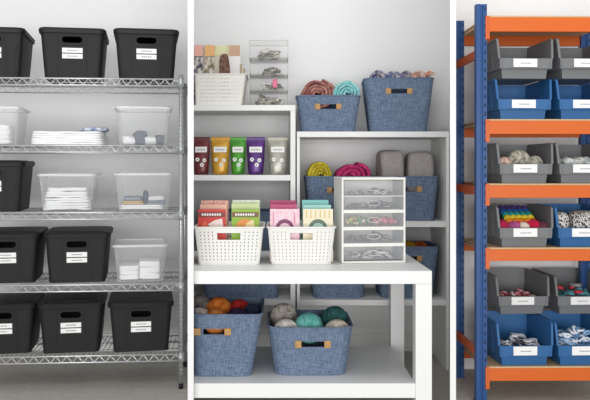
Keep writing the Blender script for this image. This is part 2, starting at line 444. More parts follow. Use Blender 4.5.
for i, (x, h, w) in enumerate(((-.07, .085, .12), (.055, .11, .13))):
    single('folded_towel', folded(w, .2, h, 70+i, 3, .004), whitec, in_box(c5, x, -.02, .006), ['lower', 'taller'][i]+' white folded towel in clear box on fourth shelf', 'towel', rz, 'towels in a clear box', smooth=True)
single('folded_towel', folded(.22, .2, .12, 74, 4, .004), whitec, in_box(c1, 0, 0, .006), 'white folded towels glimpsed inside clear box at left edge', 'towel', c1.rotation_euler.z, smooth=True)

# ------------------------------------------------------------ centre bay: cube shelves
UF, UB = 4.94, 5.435
def X(p): return px(p, UF)
def unit(name, label, x0, x1, ztop, shelves, left_panel, right_t=.033):
    t = thing(name, label, 'shelving unit', ((x0+x1)/2, UF, 0)); ox = (x0+x1)/2
    T = .037
    xl = x0
    def lx(y): return (kl*y+PT/2+.001) if not left_panel else x0
    def brd(nm, a, b, z0, z1, y0=0):
        bm = NB()
        poly = [(lx(UF+y0)-ox, y0), (b-ox, y0), (b-ox, UB-UF), (lx(UB)-ox, UB-UF)] if a is None else [(a-ox, y0), (b-ox, y0), (b-ox, UB-UF), (a-ox, UB-UF)]
        slab(bm, poly, z0, z1); return mk(nm, bm, shelfw, t, bevel=.0015)
    bdy = None if not left_panel else x0
    brd('top_board', bdy, x1, ztop-T, ztop)
    brd('side_panel', x1-right_t, x1, 0, ztop-T-.0005)
    if left_panel: brd('side_panel', x0, x0+right_t, 0, ztop-T-.0005)
    for z in shelves: brd('shelf_board', None if not left_panel else x0+right_t+.0005, x1-right_t-.0005, z-T, z, .002)
    return t
ZA = [pz(q, UF) for q in (105, 175, 300)]
ZB = [pz(q, UF) for q in (131.5, 221.5, 300)]
unit('cube_shelf_unit', 'taller white open shelving unit fixed beside the left partition', X(194), X(295.5), ZA[0], ZA[1:], False)
unit('cube_shelf_unit', 'lower wide white open shelving unit at right behind the table', X(296.8), X(449.3), ZB[0], ZB[1:], True, .020)

# table
TF, TB = 3.85, 4.76
tz = pz(271, TF); tx1 = px(432, TF); lz = pz(383.5, TF)
tbl = thing('work_table', 'white lacquered work table with thick top and lower shelf', 'table', (0, TF, 0))
def obl(y): return kl*y+PT/2+.0015
bm = NB(); slab(bm, [(obl(TF), 0), (tx1, 0), (tx1, TB-TF), (obl(TB), TB-TF)], tz-.067, tz); mk('tabletop', bm, furn, tbl, bevel=.002)
LG = .084
for y in (0, TB-TF-LG):
    bm = NB(); box(bm, tx1-LG, tx1, y, y+LG, 0, tz-.0675); mk('leg', bm, furn, tbl, bevel=.002)
bm = NB(); LB = 4.64; xr = tx1-LG-.0005
slab(bm, [(obl(TF), .001), (xr, .001), (xr, LB-TF), (obl(LB), LB-TF)], lz-.075, lz); mk('lower_shelf', bm, furn, tbl, bevel=.002)

# ------------------------------------------------------------ blue woven baskets
def blue_basket(label, pc, w1, w0, h, d1, front, z, hcx=0, hw=.19, hy=.72, hh=.031, rz=0, r=.05, skew=0):
    """front: distance of the rim front; pc: column of its centre"""
    cxw = px(pc, front); d0 = d1*.86
    t = thing('woven_basket', label, 'basket', (cxw, front+d1/2, z), rz, 'blue woven baskets')
    wh = w0+(w1-w0)*hy; a = max((hcx-hw/2)/(wh/2), -(1-r/(w0/2))*.97); b = (hcx+hw/2)/(wh/2); q0, q1 = hy-hh/h/2, hy+hh/h/2
    mx = (1-r/(w0/2))*.94; base = [-mx, -.4, 0, .4, mx]
    fs = sorted([f for f in base if not (a-.05 < f < b+.05)]+[a, b, (a+b)/2]+[])
    zs = sorted([0, .03, .1, .3, .5, q0, q1, .93, 1])
    bm = shell(w0, d0, w1, d1, h, r, fs, zs, lambda s, f, q, i, j: s == 'front' and a < f < b and q0 < q < q1, sag=0)
    for vv in bm.verts: vv.co.x -= skew*(w1-w0)/2*(1-vv.co.z/h)
    body = mk('basket_body', bm, blue, t, solid=.007, smooth=False)
    bm = NB(); rp = rrect(w1-.002, d1-.002, r, 6); tube(bm, [(x, y, h) for x, y in rp], .005, 6, 0, True); mk('rim', bm, blue, t)
    fy = lambda zz: -(d0+(d1-d0)*zz/h)/2
    sk = skew*(w1-w0)/2*(1-hy)
    for x in (hcx-hw/2-sk, hcx+hw/2-sk):
        bm = NB(); plate_on_front(bm, x-.017, x+.017, hy*h-hh*.6, hy*h+hh*.6, fy, .005); tb = mk('handle_tab', bm, leather, t, bevel=.002, label='tan handle tab')
        bm = NB(); g = Vector((x, fy(hy*h)-.006, hy*h)); tube(bm, [g+Vector((.006*math.cos(i), 0, .006*math.sin(i))) for i in [2*math.pi*k/10 for k in range(10)]], .0016, 5, 0, True); mk('rivet', bm, silver, tb)
    return t
lowZ = lz+.001
L1c = 3.995
b1 = blue_basket('large blue woven basket of orange and red yarn, lower shelf', 227.5, (263-193.5)*3.99/F, .305, (377-314.5)*3.99/F, .50, 3.94, lowZ, hcx=(214.5-228)*3.99/F, hw=.16, hy=.73, rz=0, r=.045, skew=.9)
b2 = blue_basket('blue woven basket of aqua and cream yarn, lower shelf', 311, 86*3.97/F, 73*3.97/F, (377-328)*3.97/F, .48, 3.96, lowZ, hcx=(313-311)*.0053, hw=.155, hy=.66, r=.075)
us = ZA[0]+.001; 
b3 = blue_basket('low blue basket with rolled brown and turquoise towels on top', 329.5, 65*.00665, 54*.00665, 36*.00665, .40, UF+.045, ZB[0]+.001, hw=.14, hy=.70, hcx=0, rz=-.04)
b4 = blue_basket('tall blue basket of patterned rolls on top of the unit', 401.3, 70*.00665, 57*.00665, 53.5*.00665, .40, UF+.045, ZB[0]+.001, hw=.14, hy=.76, rz=-.07)
b5 = blue_basket('blue basket holding mustard and magenta rolls, upper cubby', 341, 70*.00665, 62*.00665, 44*.00665, .40, UF+.03, ZB[1]+.001, hw=.15, hy=.70)
b6 = blue_basket('blue basket holding grey blankets, right of upper cubby', 408.3, 63*.00665, 55*.00665, 44*.00665, .39, UF+.035, ZB[1]+.001, hw=.15, hy=.72)
b7 = blue_basket('blue basket under tabletop, left half of lower cubby', 339, 62*.00665, 50*.00665, 52*.00665, .40, UF+.03, ZB[2]+.001, hw=.15)
b8 = blue_basket('blue basket of mustard and orange yarn, lower right cubby', 408.5, 63*.00665, 52*.00665, 51.5*.00665, .39, UF+.035, ZB[2]+.001, hw=.15, hy=.78)
b9 = blue_basket('tall blue basket behind the white seed baskets, left unit', 241, 84*.00665, 74*.00665, 86*.00665, .40, UF+.03, ZA[2]+.001, hw=.15, hy=.86)

def put(name, bm, m, p, q, d, label, cat, rz=0, group=None, **k):
    return single(name, bm, m, P(p, q, d), label, cat, rz, group, smooth=k.pop('smooth', True), **k)
Yg = 'yarn balls in the large lower basket'
for (p, q, d, r, m, l) in ((201, 308, 4.28, .075, knit('yarn_grey', '8f8b88', '6b6866'), 'grey yarn ball at far left of the large lower basket'),
    (200, 318, 4.08, .055, knit('yarn_offwhite', 'd8d0c8', 'b8aca4'), 'off-white yarn ball at front left of large basket'),
    (218.5, 311, 4.24, .075, knit('yarn_orange', 'e08a3c', 'b8602a'), 'orange yarn ball at the back of large basket'),
    (216, 322, 4.07, .066, knit('yarn_peach', 'eda05a', 'd0783c'), 'paler orange yarn ball at the front of large basket'),
    (239, 312, 4.26, .068, knit('yarn_red', 'b5312e', '84201f'), 'red yarn ball in the large lower basket'),
    (237, 320, 4.08, .062, knit('yarn_purple', '3d3352', '2b2440'), 'dark purple yarn ball in front of the red one'),
    (252, 314, 4.22, .055, knit('yarn_navy', '39425e', '2a3048'), 'navy yarn ball at right of the large basket')):
    put('yarn_ball', yarn(r, int(p)), m, p, q, d, l, 'yarn ball', group=Yg)
Yg = 'yarn balls in the small lower basket'
for (p, q, d, r, m, l) in ((283.5, 317, 4.26, .075, knit('yarn_taupe', 'b9b2a9', '8f8880'), 'taupe yarn ball at back left of lower basket'),
    (286, 332, 4.06, .068, knit('yarn_cream', 'e2ddd6', 'c2bcb4'), 'cream yarn ball at front left of lower basket'),
    (309, 328, 4.10, .080, knit('yarn_aqua', '7cc6be', '5aa9a2'), 'aqua yarn ball in the middle of lower basket'),
    (314, 334, 4.03, .035, knit('yarn_teal', '4d7b80', '39646a'), 'small dusky teal yarn ball in front of aqua one'),
    (334.5, 320, 4.26, .075, knit('yarn_darkteal', '3f6f6e', '2f5556'), 'dark teal yarn ball at back right of lower basket'),
    (337, 333, 4.08, .072, knit('yarn_ivory', 'ded3c6', 'bfb2a4'), 'ivory yarn ball at front right of lower basket')):
    put('yarn_ball', yarn(r, int(p)+3), m, p, q, d, l, 'yarn ball', group=Yg)
# hidden lower yarn that carries the visible ones is out of view; rolls on top of the unit
put('rolled_towel', roll(.105, .3, 4.2, 1, sx=1.13), knit('towel_rose', '8c5450', 'b98a80'), 316, 111, 5.17, 'rolled rosy brown fluffy towel in low basket', 'rolled towel')
put('rolled_towel', roll(.088, .3, 3.6, 2, sx=1.03), knit('towel_turquoise', '78bcc0', '9cd2d2'), 345.5, 108, 5.17, 'rolled turquoise towel beside the rosy brown one', 'rolled towel')
multi = mat('multi_navy', '3e4a78', .95, var=(28, 'c9bcc4'), bump=60); multi2 = mat('multi_orange', 'd9835a', .95, var=(26, 'e8ddd6'), bump=60); multi3 = mat('multi_teal', '566a96', .95, var=(30, 'cbc4c8'), bump=60)
for (p, m, l, r, q) in ((377.5, multi, 'navy patterned roll at left of tall basket', .043, 84.5), (391.8, multi3, 'slate blue patterned roll in tall basket', .042, 84.5), (404, multi, 'navy and pale roll near centre of tall basket', .031, 81.5), (416.3, multi2, 'coral and white roll in tall basket', .042, 84.5), (427.6, multi2, 'coral and cream roll at right of tall basket', .027, 80.5)):
    put('rolled_fabric', roll(r, .24, 2.6, int(p), sx=1.15), m, p, q, 5.17, l, 'fabric roll', group='patterned rolls in the tall basket')
put('rolled_scarf', roll(.088, .26, 3.8, 5, sx=1.0), knit('scarf_mustard', 'b3a028', 'd0be48'), 320, 187.5, 5.14, 'rolled mustard scarf in upper cubby basket', 'rolled scarf')
put('rolled_scarf', roll(.1, .26, 3.2, 6, sx=1.25), knit('scarf_magenta', 'b02a62', 'cf4a80'), 351, 191, 5.16, 'magenta knitted scarf beside the mustard roll', 'rolled scarf')
gb = mat('grey_blanket', 'a19b99', 1, var=(60, 'aaa4a2'), bump=90, spec=.05)
put('folded_blanket', soft(.165, .22, .32, 7, .36, .012, 5), gb, 390, 196.5, 5.16, 'plump folded grey blanket on the left in cubby basket', 'blanket', rz=.05)
put('folded_blanket', soft(.18, .22, .30, 8, .36, .012, 5), gb, 418.5, 196, 5.16, 'plump folded grey blanket on the right in cubby basket', 'blanket', rz=-.05)
for (p, q, r, m, l) in ((409, 250, .06, knit('yarn_mustard', 'c99a2c', 'a87a20'), 'mustard yarn ball in the lower right cubby basket'), (420, 249.5, .055, knit('yarn_rust', 'c4602c', '9a4420'), 'rust yarn ball in the lower right cubby basket'), (396, 251, .05, knit('yarn_brown', '5c4a40', '463830'), 'dark brown yarn ball in lower right cubby basket')):
    put('yarn_ball', yarn(r, int(p)), m, p, q, 5.12, l, 'yarn ball', group='yarn balls in the lower right cubby basket')

# ------------------------------------------------------------ white baskets
def lattice(name, label, pc, w1, w0, h, d1, front, z, m, nx=15, nz=9, slot=True, sw=.13, group=None, sq=(.66, .85), skew=0):
    t = thing(name, label, 'basket', (px(pc, front), front+d1/2, z), 0, group)
    lim = .9; fs = []
    n = nx
    for k in range(n):
        c = -lim+2*lim*(k+.5)/n; wv = .26*2*lim/n
        fs += [c-wv/2, c+wv/2]
    fs = [-lim]+fs+[lim]
    zs = [0, .06]
    for k in range(nz):
        c = .09+(.83)*(k+.5)/nz; zs += [c-.018, c+.018]
    zs += [.935, 1]
    sf = sw/w1
    def hole(s, f, q, i, j):
        if s == 'front' and slot and abs(f) < sf and sq[0] < q < sq[1]: return True
        if s in ('front', 'back'):
            return i % 2 == 1 and j % 2 == 0 and 2 <= j < 2+2*nz and not (slot and abs(f) < sf+.06 and sq[0]-.05 < q < sq[1]+.05)
        if s in ('left', 'right'): return i % 2 == 1 and j % 2 == 0 and 2 <= j < 2+2*nz
        return False
    bm = shell(w0, d1*.86, w1, d1, h, .02, fs, zs, hole, ns=24)
    for vv in bm.verts: vv.co.x -= skew*(w1-w0)/2*(1-vv.co.z/h)
    mk('basket_body', bm, m, t, solid=.004)
    bm = NB(); tube(bm, [(x, y, h) for x, y in rrect(w1+.004, d1+.004, .022, 5)], .0055, 6, 0, True); mk('rim', bm, m, t)
    return t
fW = 4.08
lattice('lattice_basket', 'white lattice basket of red and green seed packets', 228.7, 69*.00544, 61*.00544, 37.5*.00544, .38, fW-.02, tz+.001, whitep, group='white lattice baskets')
lattice('lattice_basket', 'white lattice basket of pink and cream packets', 301.5, 67.5*.00544, 60*.00544, 37.5*.00544, .38, fW-.02, tz+.001, whitep, group='white lattice baskets')
lattice('wicker_basket', 'white wicker basket of craft cards on top of left unit', 220.3, 51.5*.00664, 47*.00664, 31*.00664, .36, UF+.03, ZA[0]+.001, creamp, nx=24, nz=7, slot=False, skew=.9)

# packets
def packet(label, p0, p1, ytop, d, zb, m, header=None, pics=(), group='seed packets', t=.006, lean=0):
    w = (p1-p0)*d/F; zt = pz(ytop, d); h = zt-zb
    r = thing('seed_packet', label, 'packet', (px((p0+p1)/2, d), d, zb), 0, group); r.rotation_euler = (lean, 0, 0)
    bm = NB(); box(bm, -w/2, w/2, 0, t, 0, h); mk('card', bm, m, r, bevel=.0012)
    if header:
        a, b, hm = header; bm = NB(); box(bm, -w/2+.003, w/2-.003, -.0012, 0, h-b, h-a); mk('header_band', bm, hm, r)
    for nm, pts, mm, lay in pics:
        bm = NB(); y = -.0008*lay
        prism(bm, [(x*w/2, y, h-z) for x, z in pts], [(x*w/2, y-.0008, h-z) for x, z in pts]); bmesh.ops.recalc_face_normals(bm, faces=bm.faces[:]); mk(nm, bm, mm, r)
    return r
def arcp(cx, cz, rx, rz_, a0=0, a1=180, n=12): return [(cx+rx*math.cos(math.radians(a0+(a1-a0)*i/n)), cz-rz_*math.sin(math.radians(a0+(a1-a0)*i/n))) for i in range(n+1)]
def m_(n, c): return mat(n, c, .55)
def rectp(x0, x1, z0, z1): return [(x0, z0), (x1, z0), (x1, z1), (x0, z1)]
ZC = tz+.008
def title(z, m, n=8, hh=.012, lay=3, x0=-.72):
    out = []; x = x0; wd = -2*x0/n
    for k in range(n): out.append(('printed_mark', rectp(x, x+wd*.68, z, z+hh), m, lay)); x += wd
    return out
redm, darkr = m_('packet_red', 'cc3a35'), m_('band_brown', '7d3a33')
packet('red seed packet with white leaf and brown title band', 198, 225.5, 209.5, 4.16, ZC, redm, (.014, .042, darkr),
       [('leaf_print', [(-.1, .1), (-.35, .085), (.2, .06), (.75, .05), (.85, .1)], m_('leaf_white', 'f0dcd6'), 2), ('leaf_print', [(-.8, .1), (-.5, .062), (-.1, .1)], m_('leaf_orange', 'e07048'), 2)]+title(.022, paper))
packet('green seed packet with orange picture and brown title band', 231.5, 259, 209.5, 4.16, ZC, m_('packet_green', '8fb53a'), (.014, .042, m_('band_olive', '7a5a3c')),
       [('picture', arcp(0, .125, .8, .075), m_('picture_orange', 'dd8f45'), 1), ('leaf_print', [(-.1, .11), (.1, .075), (.6, .055), (.7, .11)], m_('leaf_cream', 'ecd6a0'), 2)]+title(.022, paper))
for i, (p0, p1, y, d, m, l) in enumerate(((201, 228.5, 200.5, 4.30, mat('card_floral', 'efc6b6', .6, var=(70, 'd9907e')), 'pale pink floral packet behind the red one'),
    (232.5, 260, 200, 4.30, mat('card_mint', 'dfe6d0', .6, var=(40, 'cdd8bb')), 'pale mint packet behind the green one'),
    (200, 227, 204.5, 4.23, m_('card_blush', 'e8b8a0'), 'blush packet between the red and floral ones'),
    (231.5, 259, 203.5, 4.23, m_('card_lime', 'c7d79a'), 'pale lime packet just behind the green one'))):
    packet(l, p0, p1, y, d, ZC, m, None)
pinkc = mat('card_pink', 'eebccb', .6, var=(60, 'f6dbe2')); creamc = m_('card_cream', 'ece2c6')
def arch(mo, mi_): return [('arch_print', arcp(0, .108, .62, .052), mo, 2), ('arch_print', arcp(0, .108, .40, .030), mi_, 3)]
packet('pink packet with purple arch print, second white basket', 270, 299.5, 209, 4.16, ZC, pinkc, None,
       arch(m_('arch_purple', '7d3c66'), m_('arch_pale', 'e9c8d4'))+[('stem_print', rectp(-.8, -.72, .02, .08), m_('stem_pink', 'd88aa4'), 1), ('stem_print', rectp(.62, .7, .02, .08), m_('stem_pink', 'd88aa4'), 1)])
packet('cream packet with grey-green arch print, second white basket', 303, 333, 209, 4.16, ZC, creamc, None,
       arch(m_('arch_green', '5f7468'), m_('arch_mint', 'a9cdbd'))+[('stem_print', rectp(x, x+.06, .008, .05), m_('stem_ochre', 'd8b870'), 1) for x in (-.8, -.5, -.2, .12, .42, .72)])
for p0, p1, y, d, m, l in ((270, 296, 200.5, 4.34, m_('card_magenta', 'b0406f'), 'rearmost magenta packet behind the pink one'),
    (270.5, 297, 204.5, 4.25, m_('card_rose', 'c2557f'), 'rose packet between pink and rearmost magenta one'),
    (302, 328.5, 200, 4.34, m_('card_aqua', '7fc4c0'), 'rearmost aqua packet behind the cream one'),
    (303, 331, 205, 4.25, m_('card_paleaqua', 'a5d8cf'), 'pale aqua packet just behind the cream one')):
    packet(l, p0, p1, y, d, ZC, m, None)
# craft cards in the wicker basket
zc = ZA[0]+.008
def swatch(label, p0, p1, y, d, hc, body, hb=.075, extra=()):
    return packet(label, p0, p1, y, d, zc, body, (.002, hb, hc), extra, group='craft cards in the wicker basket')
pat = mat('card_navy_pattern', 'e6dfd6', .7, var=(32, '2f3750'))
pat2 = mat('card_gold_pattern', 'e9e2d6', .7, var=(32, '7a6a4a'))
swatch('craft card with pink header and navy pattern', 193.8, 203, 45, 5.10, m_('hd_pink', 'e8b0a2'), pat)
swatch('craft card with orange header and dark gold pattern', 204.5, 215, 45, 5.10, m_('hd_orange', 'e6b374'), pat2)
swatch('craft card with cream header peeking between pink and orange', 200, 207, 45.8, 5.14, m_('hd_cream', 'ecdcc8'), m_('bd_cream', 'eee8de'))
swatch('craft card with pale yellow header', 214.5, 229, 45.4, 5.13, m_('hd_yellow', 'dcdcae'), m_('bd_ivory', 'e8e4d4'))
swatch('white craft card with tan header', 228.5, 240.5, 45, 5.08, m_('hd_tan', 'c4a184'), m_('bd_white', 'ebe8e6'))
bm = NB(); join(bm, soft(.068, .05, .30, 91, .45, .004)); put('felt_roll', bm, mat('brown_felt', '5b4238', .95, var=(60, '86665a'), bump=60), 224.5, 99, 5.02, 'mottled brown felt roll standing in wicker basket', 'felt roll')
for i, p in enumerate((241.2, 243.2)):
    bm = NB(); tube(bm, [(0, 0, 0), (.004*i, 0, .12), (.008*i, 0, .25-.03*i)], .006, 8); put('wooden_stick', bm, mat('stick_wood', 'bfa67e', .7), p, 101, 5.06+.03*i, ['taller', 'shorter'][i]+' wooden stick at right in wicker basket', 'stick')

# pouches on the shelf
def pouch(label, p0, p1, col, dark, d=5.06):
    w = (p1-p0)*d/F; z0 = ZA[1]+.001; h = pz(137, d)-z0
    t = thing('foil_pouch', label, 'pouch', (px((p0+p1)/2, d), d, z0), 0, 'foil pouches on the left unit')
    bm = NB(); rows = []; N = 20
    for q, wk, dk in ((0, .74, .8), (.02, .78, .9), (.1, .84, 1), (.3, .9, .9), (.55, .96, .66), (.8, 1, .32), (.9, 1, .08), (1, 1, .05)):
        ring = []
        for k in range(N):
            a = 2*math.pi*k/N; cx, cy = math.cos(a), math.sin(a)
            ring.append(bm.verts.new((w/2*wk*(abs(cx)**.6)*(1 if cx > 0 else -1), .045*dk*cy, h*q)))
        rows.append(ring)
    for a, b in zip(rows, rows[1:]):
        for k in range(N): bm.faces.new((a[k], a[(k+1) % N], b[(k+1) % N], b[k]))
    bm.faces.new(rows[0][::-1]); bm.faces.new(rows[-1])
    mk('pouch_body', bm, mat('foil_'+col, col, .34, .25, spec=.6, var=(22, dark)), t, smooth=True)
    bm = NB(); box(bm, -w/2, w/2, -.004, .004, h*.91, h*.985); mk('seal_strip', bm, mat('seal_'+dark, dark, .4, .2), t)
    def fy(z):
        q = z/h; ks = ((0, .8), (.1, 1), (.3, .9), (.55, .66), (.8, .32), (.9, .08), (1, .05))
        for (a, va), (b, vb) in zip(ks, ks[1:]):
            if a <= q <= b: return -.045*(va+(vb-va)*(q-a)/(b-a))-.0012
    bm = NB(); plate_on_front(bm, -w*.34, w*.34, h*.59, h*.74, fy, .002); l = mk('label_panel', bm, paper, t, label='white label panel')
    bm = NB()
    for k in range(6): plate_on_front(bm, -w*.24+k*w*.08, -w*.24+k*w*.08+w*.055, h*.645, h*.675, lambda z: fy(z)-.002, .0006)
    mk('printed_mark', bm, ink, l)
    for (fx, fz) in ((-.2, .40), (.2, .38), (.06, .26)):
        bm = NB(); c = Vector((fx*w, fy(fz*h)-.002, fz*h)); R = .014
        for k in range(6):
            a = k*math.pi/3; ball(bm, c+Vector((R*.55*math.cos(a), 0, R*.55*math.sin(a))), R*.5, 8, 6, (1, .12, 1))
        ball(bm, c, R*.35, 8, 6, (1, .3, 1), 1)
        mk('flower_print', bm, [paper, mat('foil_'+col, col)], t, label='white flower emblem')
    return t
pouch('maroon foil pouch with white flowers beside the left partition', 192.9, 210, '7a3338', '5e2429')
pouch('mustard yellow foil pouch with white label', 211, 229.8, 'd7a537', 'bd8a22')
pouch('bright green foil pouch with white label', 230.3, 245.8, '52a332', '3c8524')
pouch('purple foil pouch with white label', 246.6, 265, '5e2f84', '482068')
pouch('silver grey foil pouch at the right end of row', 268, 287.5, 'b4b3a8', '989789')

# clear stack of four boxes on top of left unit
d0 = UF+.04; wb = (288-249.5)*d0/F; zz = ZA[0]+.001; hs = [(q1-q0)*d0/F for q0, q1 in ((89.5, 104.5), (73.5, 89.5), (57, 73.5), (39, 57))]
trm = [mat('tr_silver', 'b9b4a6', .4, .4), mat('tr_white', 'e4e0d8', .5), mat('tr_dark', '7d786e', .4, .3)]
pinkt = mat('pink_tag', 'e0658a', .6)
wordsk = ['lowest', 'second lowest', 'third from the bottom', 'topmost']
for k, h in enumerate(hs):
    t = thing('clear_trinket_box', wordsk[k]+' clear box in the stack of four on left unit', 'clear box', (px(268.8, d0), d0+.11, zz), 0, 'stack of clear trinket boxes')
    bm = NB(); T = .003; h2 = h-.002
    box(bm, -wb/2, wb/2, -.11, .11, 0, T); box(bm, -wb/2, wb/2, -.11, -.11+T, T, h2-T); box(bm, -wb/2, wb/2, .11-T, .11, T, h2-T)
    box(bm, -wb/2, -wb/2+T, -.11+T, .11-T, T, h2-T); box(bm, wb/2-T, wb/2, -.11+T, .11-T, T, h2-T); mk('box_body', bm, thinc, t)
    bm = NB(); box(bm, -wb/2-.002, wb/2+.002, -.112, .112, h2-.005, h2); mk('box_lid', bm, thinc, t)
    bm = NB(); g = .0016
    for zq in (.002, h2-.003): tube(bm, [(-wb/2, -.112, zq), (wb/2, -.112, zq), (wb/2, .112, zq), (-wb/2, .112, zq)], g, 4, 0, True)
    for sx in (-1, 1): tube(bm, [(sx*wb/2, -.112, 0), (sx*wb/2, -.112, h2)], g, 4)
    mk('edge', bm, mat('clear_edge', 'c4c3b8', .3), t)
    n, hh, tr, lr = ((40, .075, .006, (.012, .032)), (14, .06, .005, (.014, .04)), (16, .05, .006, (.012, .03)), (22, .09, .006, (.015, .045)))[k]
    single('trinkets', tangle(wb*.8 if k == 0 else wb*.6, .15, hh, n, tr, 90+k, 3, lr), trm, (px(268.8, d0)+(.0, .02, .02, .0)[k], d0+.10, zz+.004), 'silver trinkets heaped in the %s clear box' % wordsk[k], 'trinkets', kind='stuff')
    if k == 1:
        bm = NB(); box(bm, -.016, .016, 0, .01, 0, .055); single('pink_tag', bm, pinkt, (px(275, d0), d0+.03, zz+.022), 'small pink tag upright in a clear trinket box', 'tag', bevel=.003)
    zz += h

# drawer tower on the table
dd = 4.15; DWd, DH, DD = 65*dd/F, 85.5*dd/F, .24
ang = math.radians(6)
dc = P(373.8, 263.5, dd); dc.z = tz+.001
tw = thing('drawer_tower', 'white framed desktop tower with five frosted drawers', 'drawer tower', dc+Vector((-math.sin(ang), math.cos(ang), 0))*(DD/2), ang)
bm = NB(); s = .011
box(bm, -DWd/2, -DWd/2+s, -DD/2, DD/2, 0, DH-.012); box(bm, DWd/2-s, DWd/2, -DD/2, DD/2, 0, DH-.012)
box(bm, -DWd/2+s, DWd/2-s, -DD/2, DD/2, 0, .012); mk('frame', bm, whitep, tw, bevel=.002)
bm = NB(); box(bm, -DWd/2-.001, DWd/2+.001, -DD/2-.001, DD/2+.001, DH-.012, DH+.001); mk('top_panel', bm, whitep, tw, bevel=.003)
bm = NB(); box(bm, -DWd/2+s, DWd/2-s, DD/2-.005, DD/2, .012, DH-.012); mk('back_panel', bm, whitep, tw)
def dz(q): return (263.5-q)*dd/F
gr = mat('bead_green', '5f9e5e', .4); pk = mat('bead_pink', 'e48a98', .4); yl = mat('bead_yellow', 'd8b860', .4)
dark = mat('dark_trinkets', '5f5f68', .4, .4)
rows = [(181, 196), (197, 210), (213.5, 227), (230.5, 243.5), (247, 260)]
inf = ['top', 'second', 'third', 'fourth', 'bottom']
for k, (q0, q1) in enumerate(rows):
    z0, z1 = dz(q1), dz(q0); x = DWd/2-s-.003; y0 = -DD/2+.003
    bm = NB(); T = .003
    box(bm, -x, x, y0, y0+T, z0, z1); box(bm, -x, x, y0+T, .1, z0, z0+T); box(bm, -x, -x+T, y0+T, .1, z0+T, z1-.008); box(bm, x-T, x, y0+T, .1, z0+T, z1-.008)
    dr = mk('drawer', bm, frost, tw)
    bm = NB(); tube(bm, [(.03*math.cos(a)*1.2, y0-.004, z0+(z1-z0)*.5+.014*math.sin(a)) for a in [2*math.pi*i/16 for i in range(16)]], .0025, 6, 0, True); mk('finger_pull', bm, clearrim, dr)
    if k < 4:
        bm = NB(); g0 = dz(rows[k+1][0]); box(bm, -DWd/2+s, DWd/2-s, -DD/2, DD/2-.006, g0+.001, z0-.0006) if z0-g0 > .004 else box(bm, -DWd/2+s, DWd/2-s, -DD/2+.01, DD/2-.006, g0+.0015, z0-.001)
        mk('divider_rail', bm, whitep, tw)
    loc = tw.matrix_basis.copy(); base = Vector(tw.location)+Matrix.Rotation(ang, 3, 'Z') @ Vector((0, -.02, z0+T+.001))
    if k == 2:
        for sx, m, nm in ((-1, [gr, gr, yl, whitep], 'green and yellow beads in left of third drawer'), (1, [pk, pk, mat('bead_rose', 'c9606e', .4)], 'pink beads in right half of third drawer')):
            single('bead_heap', beads(.15, .14, .052, 70, .011, 5+sx, len(m)), m, base+Matrix.Rotation(ang, 3, 'Z') @ Vector((sx*.078, 0, 0)), nm, 'beads', ang, kind='stuff')
    else:
        mm = [silver, whitep, dark] if k in (0, 4) else [dark, silver, dark]
        single('jewellery_heap', tangle(.27, .15, (.03, .03, 0, .04, .04)[k], 26, .004, 200+k, 3, (.012, .035)), mm, base, 'tangled silver jewellery in the %s drawer' % inf[k], 'jewellery', ang, kind='stuff')

# ------------------------------------------------------------ right bay: blue and orange rack
RR = Rack(px(476.5, 4.27), 4.27, math.radians(0.7))
RW = RR.u(628, 0); RD = .49
s0 = 4.27/F
rr_ = thing('steel_shelving_rack', 'blue and orange steel rack with chipboard shelves of bins', 'shelving rack', RR.w(0, 0), RR.t)
UT = pz(4, 4.27)
for (u, v, sg) in ((0, 0, 1), (0, RD, 1), (RW-.062, 0, -1), (RW-.062, RD, -1)):
    w = .060; bm = NB(); t = .006
    # C-shaped upright with a folded front that has a shallow channel
    fr = v == 0; y0 = v if fr else v+.045
    pr = [(u, v), (u+.022, v), (u+.026, v+.006), (u+.034, v+.006), (u+.038, v), (u+w, v), (u+w, v+.045), (u+w-t, v+.045), (u+w-t, v+t), (u+.042, v+t), (u+.037, v+.012), (u+.023, v+.012), (u+.018, v+t), (u+t, v+t), (u+t, v+.045), (u, v+.045)]
    slab(bm, pr, .004, UT); bmesh.ops.recalc_face_normals(bm, faces=bm.faces[:]); up = mk('upright', bm, bluest, rr_)
    bm = NB(); z = .08
    while z < UT-.03:
        for xx in (u+.0495,): prism(bm, [(xx-.005, v-.0006, z), (xx+.005, v-.0006, z), (xx+.003, v-.0006, z+.022), (xx-.003, v-.0006, z+.022)], [(xx-.005, v+.001, z), (xx+.005, v+.001, z), (xx+.003, v+.001, z+.022), (xx-.003, v+.001, z+.022)])
        z += .05
    bmesh.ops.recalc_face_normals(bm, faces=bm.faces[:]); mk('slot_row', bm, holem, up, label='column of dark keyhole slots')
    bm = NB(); box(bm, u-.006, u+w+.006, v-.006, v+.051, 0, .004); mk('foot_plate', bm, bluest, up)
BQ = [(17, 31.5), (120.5, 134), (185, 197.8), (249, 261), (368, 381)]
RZ = []
for i, (q0, q1) in enumerate(BQ):
    z1, z0 = pz(q0, 4.27), pz(q1, 4.27); RZ.append(z1+.008)
    for v, nm in ((-.002, 0), (RD+.012, 1)):
        bm = NB(); y0, y1 = (v, v+.034)
        box(bm, .061, RW-.063, y0, y1, z0, z1-.001); b = mk('beam', bm, orange, rr_, bevel=.002)
        if nm == 0:
            for u in (.050, RW-.074):
                bm = NB(); box(bm, u, u+.024, v-.004, v+.0005, z0-.045, z1+.006); mk('beam_bracket', bm, orangeb, b, bevel=.001)
    bm = NB(); box(bm, .061, RW-.063, .034, RD+.010, z1-.022, z1-.006); box(bm, .061, RW-.063, -.001, RD+.044, z1-.0005, z1+.008); mk('shelf_board', bm, chip, rr_)
